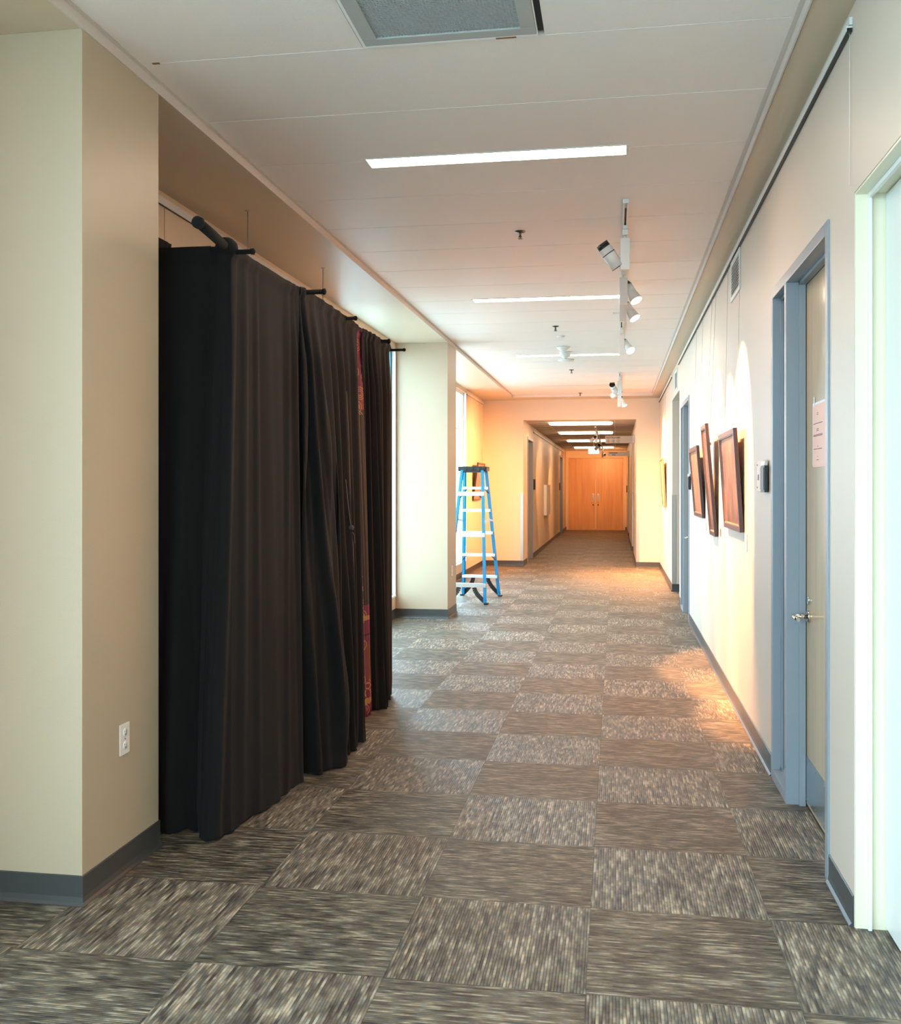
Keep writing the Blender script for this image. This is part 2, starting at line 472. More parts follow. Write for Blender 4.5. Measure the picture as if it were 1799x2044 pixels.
# right wall: openings for doors and the side passage
D1, D2 = 3.93, 11.165           # near edge of the two blue-grey door sets
DL, DH = 1.386, 2.48            # their length along the wall and height
w = MB(); XT = XR+0.20
w.box(XR, XT, YB, 2.45, 0, 3.4); w.box(XR, XT, 2.45, 3.54, 2.465, 3.4)
w.box(XR, XT, 3.54, D1, 0, 3.4); w.box(XR, XT, D1, D1+DL, DH, 3.4)
w.box(XR, XT, D1+DL, D2, 0, 3.4); w.box(XR, XT, D2, D2+DL, DH, 3.4)
w.box(XR, XT, D2+DL, 12.90, 0, 3.4); w.box(XR, XT, 12.90, 14.50, 2.70, 3.4)
w.box(XR, XT, 14.50, YE+.2, 0, 3.4)
w.build('wall_right', M['white_paint'], kind='structure')
w = MB(); w.box(XT, 3.2, 14.50, 14.70, 0, 2.9); w.box(XT, 3.2, 12.70, 12.90, 0, 2.9); w.box(3.2, 3.4, 12.70, 14.70, 0, 2.9)
w.box(XT, 3.2, 12.90, 14.50, 2.70, 2.9)
w.build('wall_passage', M['beige'], kind='structure')
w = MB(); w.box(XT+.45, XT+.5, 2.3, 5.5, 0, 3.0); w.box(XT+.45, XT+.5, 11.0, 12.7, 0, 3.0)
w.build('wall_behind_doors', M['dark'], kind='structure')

# end wall with the portal, hall walls
w = MB(); w.box(XO, HX0, YE, YE+.2, 0, 3.4); w.box(HX1, XR, YE, YE+.2, 0, 3.4); w.box(HX0, HX1, YE, YE+.2, HZ, 3.4)
w.build('wall_back', M['cream'], kind='structure')
w = MB(); HDa, HDb = (19.5, 20.75), (31.0, 32.4)
for a, b in ((YE+.2, HDa[0]), (HDa[1], HDb[0]), (HDb[1], YH)): w.box(HX0-.2, HX0, a, b, 0, 2.95)
for a, b in (HDa, HDb): w.box(HX0-.2, HX0, a, b, 2.46, 2.95)
w.build('wall_hall_left', M['cream'], kind='structure')
w = MB(); OPa, OPb = (21.75, 23.55), (28.6, 30.4)
for a, b in ((YE+.2, OPa[0]), (OPa[1], OPb[0]), (OPb[1], YH)): w.box(HX1, HX1+.2, a, b, 0, 2.95)
for a, b in (OPa, OPb):
    w.box(HX1, HX1+.2, a, b, 2.5, 2.95)
    w.box(HX1+.2, 2.2, b, b+.15, 0, 2.95); w.box(HX1+.2, 2.2, a-.15, a, 0, 2.95); w.box(2.2, 2.35, a-.15, b+.15, 0, 2.95)
    w.box(HX1+.2, 2.2, a, b, 2.72, 2.95)
w.build('wall_hall_right', M['cream'], kind='structure')
w = MB(); DX0, DX1, DZ = -1.655, 0.292, 2.515
w.box(HX0-.2, DX0, YH, YH+.2, 0, 2.95); w.box(DX1, HX1+.2, YH, YH+.2, 0, 2.95); w.box(DX0, DX1, YH, YH+.2, DZ, 2.95)
w.build('wall_hall_end', M['cream'], kind='structure')
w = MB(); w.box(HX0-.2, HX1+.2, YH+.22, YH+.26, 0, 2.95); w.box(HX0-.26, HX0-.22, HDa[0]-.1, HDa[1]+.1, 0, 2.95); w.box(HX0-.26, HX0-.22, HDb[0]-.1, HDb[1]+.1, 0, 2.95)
w.build('leak_block_hall_doors', M['dark'], kind='structure')  # unseen dark slabs added to stop outside light at the leaf gaps
w = MB(); w.box(XO, BX0, YB-.2, YB, 0, 3.4); w.box(BX1, XT, YB-.2, YB, 0, 3.4)
w.box(BX0, BX1, YB-.2, YB, 0, BZ0); w.box(BX0, BX1, YB-.2, YB, BZ1, 3.4)
w.build('wall_front', M['white_paint'], kind='structure')
win = thing('window_4', '', '', (BX0, YB-.15, BZ0), kind='structure')  # added, out of view: daylight for the near column and ceiling
fr = MB(); L_ = BX1-BX0; Hh = BZ1-BZ0
fr.box(0, .05, -.03, .04, 0, Hh, .004); fr.box(L_-.05, L_, -.03, .04, 0, Hh, .004); fr.box(L_/2-.03, L_/2+.03, -.03, .04, 0, Hh, .004)
fr.box(.05, L_-.05, -.03, .04, 0, .06); fr.box(.05, L_-.05, -.03, .04, Hh-.06, Hh); fr.build('window_frame', M['winframe'], win)
MB().box(.03, L_-.03, -.004, .002, .03, Hh-.03).build('window_pane', M['glass'], win)

# ceilings
w = MB(); TX0, TX1, TY1 = XL, 0.645, 18.05
w.box(XW, TX0, YB, YE, ZC, 3.4); w.box(TX1, XR, YB, YE, ZC, 3.4); w.box(TX0, TX1, TY1, YE, ZC, 3.4)
w.build('ceiling_soffit', M['soffit'], kind='structure')
w = MB(); P0, PP = 3.69, 0.6433
k = -12
while True:
    y = P0+PP*k; y2 = y+PP
    if y > TY1: break
    a = y+.003; b_ = min(y2-.003, TY1-.006)
    x0, x1 = TX0+.006, TX1-.006
    if abs(y2-P0) < .01:      # panel with the return-air grille cut-out
        w.box(x0, -.944, a, b_, ZT, ZT+.02, .0015); w.box(-.258, x1, a, b_, ZT, ZT+.02, .0015)
    elif b_ > a: w.box(x0, x1, a, b_, ZT, ZT+.02, .0015)
    k += 1
w.build('ceiling', M['ceil'], kind='structure')
w = MB(); w.box(TX0, TX1, YB, TY1, ZT+.06, ZT+.09); w.build('ceiling_backing', M['ceil_dark'], kind='structure')
w = MB(); e = .014            # thin pale edge channel round the tray
w.box(TX0-.001, TX0+.006, YB, TY1, ZC-.006, ZT); w.box(TX1-.006, TX1+.001, YB, TY1, ZC-.006, ZT); w.box(TX0, TX1, TY1-.006, TY1, ZC-.006, ZT)
w.box(TX0+.006, TX0+.024, YB, TY1-.006, ZT-.004, ZT-.001); w.box(TX1-.024, TX1-.006, YB, TY1-.006, ZT-.004, ZT-.001)
w.build('trim_1', M['trimgrey'], kind='structure')
w = MB(); w.box(TX0-.005, TX0-.001, YB, TY1, ZC-.0012, ZC); w.box(TX1+.001, TX1+.005, YB, TY1, ZC-.0012, ZC); w.box(TX0, TX1, TY1+.001, TY1+.005, ZC-.0012, ZC)
w.build('trim_3', M['ceil_dark'], kind='structure')
# hall ceiling: 2 x 4 lay-in tiles with a metal grid
w = MB(); w.box(HX0, HX1, YE+.2, YH, HZ+.004, HZ+.03); w.build('ceiling_hall', M['tile'], kind='structure')
w = MB()
for x in (-1.32, -.02): w.box(x-.012, x+.012, YE+.2, YH, HZ, HZ+.006)
y = YE+.2
while y < YH:
    w.box(HX0, HX1, y-.012, y+.012, HZ-.001, HZ+.005); y += .61
w.build('trim_2', M['grid'], kind='structure')


# ------------------------------------------------------------------ rubber cove base
def base_run(name, pts, parent=None, h=.105):
    """pts: polyline on the wall face, room on the left-hand side of the walk direction"""
    b = MB(); n = len(pts); prof = [(0, 0), (.016, 0), (.016, .003), (.008, .012), (.005, .03), (.005, h-.003), (.002, h), (0, h)]
    P = [Vector((p[0], p[1], 0)) for p in pts]; rings = []
    for i, p in enumerate(P):
        d0 = (P[i]-P[i-1]).normalized() if i > 0 else (P[1]-P[0]).normalized()
        d1 = (P[i+1]-P[i]).normalized() if i < n-1 else d0
        n0 = Vector((-d0.y, d0.x, 0)); n1 = Vector((-d1.y, d1.x, 0)); m = (n0+n1)
        m = m/max(.3, m.dot(n0))
        rings.append([b.bm.verts.new(p+m*o+Vector((0, 0, z))) for o, z in prof])
    for a, c in zip(rings, rings[1:]):
        for i in range(len(prof)):
            j = (i+1) % len(prof); b.bm.faces.new((a[i], a[j], c[j], c[i]))
    b.bm.faces.new(rings[0][::-1]); b.bm.faces.new(rings[-1])
    return b.build(name, M['base'], parent, 'structure')


base_run('baseboard_left', [(HX0, HDa[0]-.06), (HX0, YE), (XW, YE), (XW, 11.68), (XL, 11.68), (XL, 11.08), (XW, 11.08), (XW, 3.88), (XL, 3.88), (XL, 3.28), (XW, 3.28), (XW, YB)])
base_run('baseboard_hall_left', [(HX0, HDb[0]-.06), (HX0, HDa[1]+.06)])
base_run('baseboard_hall_end_left', [(DX0-.03, YH), (HX0, YH), (HX0, HDb[1]+.06)])
base_run('baseboard_right', [(XR, 3.541), (XR, D1-.003)])
base_run('baseboard_right', [(XR, D1+DL+.003), (XR, D2-.003)])
base_run('baseboard_right', [(XR, D2+DL+.003), (XR, 12.90), (3.2, 12.90)])
base_run('baseboard_right', [(3.2, 14.50), (XR, 14.50), (XR, YE), (HX1, YE), (HX1, OPa[0]), (HX1+1.6, OPa[0])])
base_run('baseboard_hall_right', [(HX1+1.6, OPa[1]), (HX1, OPa[1]), (HX1, OPb[0]), (HX1+1.6, OPb[0])])
base_run('baseboard_hall_end_right', [(HX1+1.6, OPb[1]), (HX1, OPb[1]), (HX1, YH), (DX1+.03, YH)])
base_run('baseboard_right_near', [(XR, YB), (XR, 2.44)])


# ------------------------------------------------------------------ stainless corner guards
def guard(x, y, sx, sy, label, h=1.26):
    """corner at (x,y); wings run along sx (x direction) and sy (y direction)"""
    g = MB(); t = .003; wv = .055; ox, oy = -sx*t, -sy*t
    xs = sorted((x+ox, x+sx*wv)); g.box(xs[0], xs[1], *sorted((y, y+oy)), .106, .106+h)
    yy = sorted((y+oy, y+sy*wv)); g.box(*sorted((x, x+ox)), yy[0], yy[1], .106, .106+h)
    o = g.build('corner_guard', M['steel'])
    c = Vector((x, y, .106)); o.data.transform(Matrix.Translation(-c)); o.location = c
    tag(o, label, 'corner guard', 'steel corner guards')


guard(HX0, YE, -1, 1, 'steel corner guard on the left side of the hall opening')
guard(HX1, YE, 1, 1, 'steel corner guard on the right side of the hall opening')
guard(XR, 14.50, 1, 1, 'steel corner guard on the far edge of the right side passage, next to blue-grey door')
guard(HX1, OPa[1], 1, 1, 'dark steel corner guard inside the far hall, under the restroom sign', 1.25)
guard(HX1, OPb[1], 1, 1, 'narrow dark corner guard nearest the orange double doors', 1.25)


# ------------------------------------------------------------------ door sets on the right wall
def door_set(n, y0):
    r = thing(f'door_{n}', '', '', (XR, y0, 0), kind='structure')
    L_, Hh = DL, DH; f = .05; ym = .93           # mullion starts here
    fr = MB()
    # faces on the wall plane stand 8 mm proud; returns go 90 mm back
    def member(a, b, z0, z1): fr.box(-.008, .085, a, b, z0, z1, .003)
    member(0, f, 0, Hh); member(L_-f, L_, 0, Hh); member(ym, ym+f, 0, Hh-f)
    member(f, L_-f, Hh-f, Hh); member(ym+f, L_-f, 0, f)
    # stops
    fr.box(.050, .078, f, f+.016, 0, Hh-f); fr.box(.050, .078, ym-.016, ym, 0, Hh-f); fr.box(.050, .078, f, ym, Hh-f-.016, Hh-f)
    for a, b in ((ym+f, ym+f+.014), (L_-f-.014, L_-f)): fr.box(.030, .060, a, b, f, Hh-f)
    fr.box(.030, .060, ym+f, L_-f, f, f+.014); fr.box(.030, .060, ym+f, L_-f, Hh-f-.014, Hh-f)
    fr.build('door_frame', M['bluegrey'], r)
    lf = MB().box(.082, .125, f+.004, ym-.006, .012, Hh-f-.004, .002).build('door_panel', M['maple'], r)
    kp = MB().box(.0795, .0818, f+.03, ym-.02, .03, .235, .0008)
    for y in (.12, .3, .5, .7, .86):
        for z in (.05, .215): kp.cyl((.0797, y, z), (.078, y, z), .004, seg=8)
    kp.build('kick_plate', M['kick'], lf)
    hd = MB(); yl = ym-.075; zl = .885
    hd.cyl((.082, yl, zl), (.072, yl, zl), .030, .026, 24); hd.cyl((.074, yl, zl), (.018, yl, zl), .011, seg=16)
    hd.tube([(.022, yl, zl), (.016, yl-.004, zl), (.012, yl-.025, zl), (.012, yl-.07, zl), (.014, yl-.115, zl)], [.012, .012, .0105, .010, .009])
    hd.cyl((.082, yl, zl+.075), (.075, yl, zl+.075), .02, seg=16)
    hd.build('door_handle', M['chrome'], lf)
    g = MB(); g.box(.0785, .083, ym-.0165, ym-.004, .0, Hh-f-.004); g.box(.0785, .083, f+.002, f+.0165, .0, Hh-f-.004); g.box(.0785, .083, f+.0165, ym-.0165, Hh-f-.0165, Hh-f-.004)
    g.box(.0605, .066, ym+f+.001, ym+f+.016, f+.001, Hh-f-.001); g.box(.0605, .066, L_-f-.016, L_-f-.001, f+.001, Hh-f-.001)
    g.build('door_gasket', M['black'], r)
    MB().box(.043, .049, ym+f+.006, L_-f-.006, f+.006, Hh-f-.006).build('sidelight_glass', M['glass_dark'], r)
    MB().box(.084, .12, f, ym, 0.0005, .010).build('threshold', M['dark'], r)
    return r


door_set(1, D1); door_set(2, D2)

# near white door in its cream cased opening
r = thing('door_3', '', '', (XR, 2.45, 0), kind='structure')
j = MB(); L_ = 3.54-2.45; Hh = 2.465
j.box(.002, .155, L_-.008, L_-.0005, 0, Hh-.008); j.box(.002, .155, .0005, .008, 0, Hh-.008); j.box(.002, .155, 0.0005, L_-.0005, Hh-.008, Hh-.0005)
j.build('door_frame', M['creamframe'], r)
s_ = MB(); s_.box(.040, .052, L_-.024, L_-.008, 0, Hh-.024, .002); s_.box(.040, .052, .008, .024, 0, Hh-.024, .002)
s_.box(.040, .052, .008, L_-.008, Hh-.024, Hh-.008, .002); s_.build('door_stop', M['white'], r)
MB().box(.098, .140, .012, L_-.012, .010, Hh-.012, .003).build('door_panel', M['whitedoor'], r)

# ------------------------------------------------------------------ far double doors
r = thing('door_4', '', '', ((DX0+DX1)/2, YH, 0), kind='structure')
hw = (DX1-DX0)/2
f = MB(); f.box(-hw, -hw+.05, -.012, .15, 0, DZ, .004); f.box(hw-.05, hw, -.012, .15, 0, DZ, .004)
f.box(-hw+.05, hw-.05, -.012, .15, DZ-.05, DZ, .004); f.build('door_frame', M['tanframe'], r)
MB().box(-.018, .018, .018, .028, .03, DZ-.052, .002).build('astragal', M['tanframe'], r)
MB().box(-hw+.05, hw-.05, -.01, .10, 0.0005, .014, .003).build('threshold', M['tanframe'], r)
for s in (-1, 1):
    a, b = sorted((s*.004, s*(hw-.053)))
    lf = MB().box(a, b, .030, .072, .018, DZ-.053, .002).build('door_panel', M['maple_far'], r)
    h = MB(); x = s*.085
    h.box(x-.035, x+.035, .020, .0298, .98, 1.25, .003)
    h.tube([(x, .02, 1.20), (x, -.02, 1.20), (x, -.03, 1.16), (x, -.03, 1.07), (x, -.02, 1.03), (x, .02, 1.03)], .011)
    h.build('door_handle', M['steel'], lf)
    k_ = MB(); k_.cyl((x, .0298, .86), (x, .018, .86), .026, .022, 16); k_.build('deadbolt', M['signdark'], lf)
    for z in (.30, .98, 1.65, 2.30):
        xh = s*(hw-.052); hh = MB(); hh.cyl((xh, .022, z-.06), (xh, .022, z+.06), .010, seg=10)
        hh.build('hinge', M['steel'], r)


# doors on the left of the hall
def hall_door(n, y0, y1):
    r = thing(f'door_{n}', '', '', (HX0, y0, 0), kind='structure'); L_ = y1-y0
    f = MB(); f.box(-.12, .012, 0.0005, .05, 0, 2.46, .003); f.box(-.12, .012, L_-.05, L_-.0005, 0, 2.46, .003)
    f.box(-.12, .012, .05, L_-.05, 2.41, 2.459, .003); f.build('door_frame', M['bluegrey'], r)
    MB().box(-.11, -.07, .053, L_-.053, .012, 2.405, .002).build('door_panel', M['maple'], r)


hall_door(5, *HDa); hall_door(6, *HDb)

# ------------------------------------------------------------------ ceiling fixtures
def linear_light(loc, label, m, group, L_=1.30, W_=.13, z=ZT):
    r = thing('ceiling_light', label, 'ceiling light', (loc[0], loc[1], z), group=group)
    f = MB(); t = .012; d = .012
    f.box(-L_/2-t, L_/2+t, -W_/2-t, -W_/2, -d*.3, 0.0, .001); f.box(-L_/2-t, L_/2+t, W_/2, W_/2+t, -d*.3, 0.0, .001)
    f.box(-L_/2-t, -L_/2, -W_/2, W_/2, -d*.3, 0.0, .001); f.box(L_/2, L_/2+t, -W_/2, W_/2, -d*.3, 0.0, .001)
    f.build('light_frame', M['fixture'], r)
    MB().box(-L_/2, L_/2, -W_/2, W_/2, -.0025, -.0005).build('diffuser', m, r)
    return r


M['fluor_off'] = mat('unlit_diffuser', (0.62, 0.60, 0.56), 0.3)
gl = 'recessed linear lights over the gallery'
linear_light((-.60, 5.01), 'long lit recessed ceiling light nearest the return-air grille', M['fluor'], gl)
linear_light((-.60, 8.86), 'lit recessed linear ceiling light just left of the first two lit track spotlights', M['fluor'], gl)
linear_light((-.60, 12.70), 'lit recessed linear ceiling light behind the round smoke detector', M['fluor'], gl)
linear_light((-.60, 1.15), 'lit recessed linear ceiling light overhead, behind the camera', M['fluor'], gl)
linear_light((-.60, -2.70), 'lit recessed linear ceiling light at the near end of the gallery', M['fluor'], gl)
linear_light((-.60, 16.50), 'dark unlit recessed linear light before the far end wall', M['fluor_off'], gl)


def hall_light(y, label):
    r = thing('hall_light', label, 'ceiling light', (-.67, y, HZ), group='fluorescent lights in the far hall')
    f = MB(); f.box(-.62, .62, -.30, -.285, -.012, -.0015); f.box(-.62, .62, .285, .30, -.012, -.0015)
    f.box(-.62, -.605, -.285, .285, -.012, -.0015); f.box(.605, .62, -.285, .285, -.012, -.0015)
    f.build('light_frame', M['fixture'], r)
    d = MB(); d.prism([(-.60, -.10), (-.54, -.24), (.54, -.24), (.60, -.10), (.60, .10), (.54, .24), (-.54, .24), (-.60, .10)], 'z', -.035, -.002)
    d.build('diffuser', M['fluor_hall'], r)


hall_light(19.5, 'first bright fluorescent light just inside the far hall opening')
hall_light(22.9, 'second fluorescent light in the far hall, crossed by the white spotlight')
hall_light(26.8, 'third fluorescent light in the far hall, level with the restroom sign')
hall_light(31.4, 'most distant fluorescent light in the far hall, above the exit sign')

# return-air grille in its dropped frame
v = thing('ceiling_vent', 'grey square eggcrate return-air grille in the ceiling, open black gap on its right', 'ceiling vent', (-.60, 3.335, ZT))
f = MB(); A, B = -.325, .315
f.box(A, B, -.31, -.255, -.012, .002, .002); f.box(A, B, .265, .32, -.012, .002, .002)
f.box(A, A+.055, -.255, .265, -.012, .002, .002); f.box(B-.055, B, -.255, .265, -.012, .002, .002)
f.build('vent_frame', M['grille'], v)
o_ = MB(); o_.box(A-.012, A, -.31, .335, -.010, .0, .001); o_.box(A, B+.005, .321, .335, -.012, 0, .001); o_.box(B+.001, B+.005, -.31, .32, -.010, 0)
o_.build('vent_trim', M['white'], v)
g = MB(); n = 44
for i in range(1, n):
    x = A+.055+(B-A-.11)*i/n; g.box(x-.0011, x+.0011, -.255, .265, -.006, .014)
for i in range(1, n-2):
    y = -.255+.52*i/(n-2); g.box(A+.055, B-.055, y-.0011, y+.0011, -.0062, .014)
g.build('eggcrate', M['grille'], v)
MB().box(A-.012, B+.02, -.31, .32, .040, .045).build('duct', M['ceil_dark'], v)
MB().box(B+.0055, B+.0255, -.31, .313, -.0006, .0335).build('open_gap', M['dark'], v)
MB().box(.165, .24, .323, .334, -.0135, -.012).build('chipped_edge', M['rust'], v)
tag(MB().box(-1.795, -1.765, 3.684, 3.697, ZT-.0018, ZT-.0002).build('chip_mark', M['rust']), 'small brown chipped spot on the left end of the first ceiling joint', 'chip mark')


def sprinkler(x, y, label):
    o = MB(); o.lathe([(.001, 0.0), (.035, -.0005), (.036, -.004), (.028, -.009), (.014, -.010), (.008, -.012), (.007, -.030), (.010, -.032), (.012, -.036), (.004, -.040)][::-1])
    o.lathe([(.001, -.052), (.019, -.0515), (.019, -.050), (.004, -.049), (.003, -.040)])
    for s in (-1, 1): o.tube([(s*.007, 0, -.030), (s*.012, 0, -.040), (s*.004, 0, -.050)], .0018, 6)
    ob = o.build('sprinkler_head', M['darkchrome']); ob.location = (x, y, ZT)
    tag(ob, label, 'sprinkler', 'ceiling sprinkler heads')


sprinkler(-.613, 6.50, 'chrome ceiling sprinkler, the nearest one, behind the first long light')
sprinkler(-.615, 10.39, 'chrome ceiling sprinkler in front of the round smoke detector')
sprinkler(-.62, 14.29, 'small ceiling sprinkler just beyond the third linear light')
sprinkler(-.62, 17.85, 'tiny ceiling sprinkler next to the far end wall')
o = MB(); o.lathe([(.001, -.055), (.022, -.054), (.035, -.045), (.055, -.030), (.075, -.016), (.080, -.0003), (.001, 0.0)])
d = o.build('smoke_detector', M['fixture']); d.location = (-.615, 11.95, ZT)
tag(d, 'round white smoke detector with a stepped dome on the ceiling', 'smoke detector')
o = MB(); o.lathe([(.001, -.085), (.020, -.083), (.028, -.070), (.060, -.055), (.072, -.035), (.070, -.012), (.075, -.0003), (.001, 0.0)])
d = o.build('smoke_detector', M['fixture']); d.location = (-.615, 12.40, ZT)
tag(d, 'deeper white domed detector hanging just beyond the stepped one, against the third linear light', 'smoke detector')
o = MB(); o.lathe([(.001, -.02), (.10, -.018), (.105, -.0003), (.001, 0.0)]); d = o.build('ceiling_speaker', M['fixture']); d.location = (-.64, 13.15, ZT)
tag(d, 'flat round white ceiling cover plate beyond the third linear light', 'ceiling speaker')
o = MB(); o.lathe([(.001, -.016), (.04, -.014), (.045, -.0003), (.001, 0.0)]); d = o.build('motion_sensor', M['fixture']); d.location = (-.60, 11.09, ZT)
tag(d, 'small white round disc on the ceiling ahead of the smoke detector', 'sensor')


# ------------------------------------------------------------------ track lights
def track(name, x, y0, y1, z, label):
    r = thing(name, label, 'track', (x, y0, z), group='white lighting tracks'); L_ = y1-y0
    t = MB(); t.box(-.018, -.006, 0, L_, -.022, -.0005, .001); t.box(.006, .018, 0, L_, -.022, -.0005, .001)
    t.box(-.006, .006, 0, L_, -.006, -.0005); t.build('track_body', M['fixture'], r)
    MB().box(-.0055, .0055, .16, L_-.02, -.0085, -.0065).build('conductor_slot', M['rust'], r)
    for a in (-.012, L_): MB().box(-.0185, .0185, a, a+.012, -.023, -.0005, .002).build('end_cap', M['fixture'], r)
    return r


ZK = 3.118


def head(x, y, z, tgt, lit, label, watts=0, cone=50, blend=.35, group='spotlights on the ceiling track', drop=.0, col=WARM, shape='flare', lens_m=None, side=1):
    r = thing('track_spotlight', label, 'spotlight', (x, y, z), group=group)
    a = MB(); a.box(-.013, .013, -.05, .05, -.020, .0, .002); a.box(-.017, .017, -.026, .026, -.055, -.020, .003); a.cyl((0, 0, -.055), (0, 0, -.075-drop), .010, seg=12)
    a.build('adapter', M['fixture'], r)
    zt = -.072-drop
    MB().box(-.030, .030, -.022, .022, zt-.20, zt, .005).build('housing', M['fixture'], r)
    piv = Vector((side*.050, 0, zt-.115)); d = (Vector(tgt)-(Vector((x, y, z))+piv)).normalized()
    MB().cyl((side*.02, 0, piv.z), (side*.04, 0, piv.z), .010, seg=12).build('pivot', M['fixture'], r)
    if abs(d.x) > .2 and side*d.x < 0: piv = Vector((side*.075, 0, piv.z))
    piv = piv+Vector((side*.012, 0, 0))
    back = piv-d*.07; front = piv+d*.075
    b = MB()
    if shape == 'flare': b.cyl(back, piv, .031, .034, 28); b.cyl(piv, front, .034, .047, 28, caps=False); b.cyl(front-d*.004, front, .0465, .047, 28)
    else: b.cyl(back, front, .043, .043, 28)
    lh = b.build('lamp_head', M['fixture'], r)
    c = MB()
    if shape == 'flare': c.cyl(back-d*.034, back-d*.010, .020, .029, 24); c.cyl(back-d*.010, back+d*.002, .029, .0325, 24)
    else:
        c.cyl(back-d*.018, back-d*.0, .040, .041, 28)
        for i in range(-3, 4):
            side_v = d.cross(Vector((0, 0, 1))).normalized(); c.bar(back-d*.026+side_v*i*.011-d.cross(side_v)*.03, back-d*.026+side_v*i*.011+d.cross(side_v)*.03, d, .016, .003)
        ring = MB(); ring.cyl(back+d*.040, back+d*.045, .0438, .0438, 28); ring.build('ring', M['black'], lh)
    c.build('heat_sink', M['black'], lh)
    MB().cyl(front-d*.002, front+d*.0015, .042, .042, 28).build('lens', lens_m or (M['lens'] if lit else M['dark']), lh)
    if watts:
        L = bpy.data.lights.new('spot_bulb', 'SPOT'); L.energy = watts; L.color = col; L.spot_size = math.radians(cone); L.spot_blend = blend
        L.shadow_soft_size = .035
        o = bpy.data.objects.new('spot_bulb', L); COL.objects.link(o); o.parent = r
        o.location = front+d*.012; o.rotation_euler = (-d).to_track_quat('Z', 'Y').to_euler()
    return r


track('lighting_track', .058, 5.88, 11.15, ZT, 'long white ceiling track nearest, right of the linear lights')
track('lighting_track', .058, 14.70, 17.95, ZT, 'short white ceiling track close to the far end wall')
SP = 1400
head(.058, 6.42, ZK, (XR, 6.60, 1.80), False, 'nearest track spotlight with dark finned cap turned up to the left', SP*.8, 48, blend=.2, side=-1, shape='can')
head(.058, 7.62, ZK, (XR, 7.10, 1.55), True, 'lit track spotlight nearest the camera, glowing face turned right', SP*.8, 40, blend=.35)
head(.058, 8.42, ZK, (XR, 8.05, 1.78), True, 'second lit track spotlight, close behind the first lit one', SP*.9, 47, blend=.25)
head(.058, 10.50, ZK, (XR, 9.60, 1.78), True, 'third lit track spotlight, alone near the far end of the long track', SP*.9, 47, blend=.25)
head(.058, 15.00, ZK, (XR, 17.0, 1.2), False, 'dark-capped spotlight at the start of the short far track, facing away', SP*.8, 75, blend=.9, side=-1, shape='can')
head(.058, 15.85, ZK, (XW, 17.5, 1.45), False, 'white spotlight on the far track tilted down to the left', SP*.85, 70, blend=1.0, side=-1, shape='can')
head(.058, 17.35, ZK, (XR, 17.0, 1.25), True, 'lit spotlight at the end of the far track, above the hall opening', SP*1.25, 110, blend=1.0)
MB_ = MB(); MB_.box(-.085, .085, -.02, .02, -.014, -.001, .003); MB_.box(-.03, .03, -.05, .05, -.045, -.014, .004)
o = MB_.build('track_feed_canopy', M['fixture']); o.location = (.058, 9.55, ZK); tag(o, 'small white cross-shaped feed box on the long ceiling track', 'track feed')
# in the far hall
track('lighting_track', -.40, 20.1, 33.0, HZ-.04, 'thin ceiling track running down the far hall')
hz = HZ-.062
head(-.40, 20.9, hz, (-1.7, 22.6, 1.4), True, 'white spotlight hanging in front of the second far hall light', 150, 50, group='far hall spotlights', lens_m=M['fixture'], side=-1)
head(-.40, 25.4, hz, (-1.7, 26.4, 1.2), False, 'black and white spotlight beside the bright exit sign', 150, 50, group='far hall spotlights', side=-1, shape='can')
head(-.40, 31.2, hz, (-.70, 34.8, 2.1), True, 'most distant far hall spotlight, hidden close to the orange doors', 330, 90, blend=.8, group='far hall spotlights')

# exit sign hanging in the hall
x_ = thing('exit_sign', 'bright glowing exit sign box hanging before the orange double doors', 'exit sign', (-.60, 28.0, HZ))
MB().cyl((0, 0, -.003), (0, 0, -.12), .012, seg=12).build('stem', M['fixture'], x_)
MB().box(-.15, .15, -.025, .025, -.33, -.12, .006).build('sign_housing', M['fixture'], x_)
MB().box(-.142, .142, -.0275, -.0252, -.322, -.128).build('sign_face', M['exit'], x_)

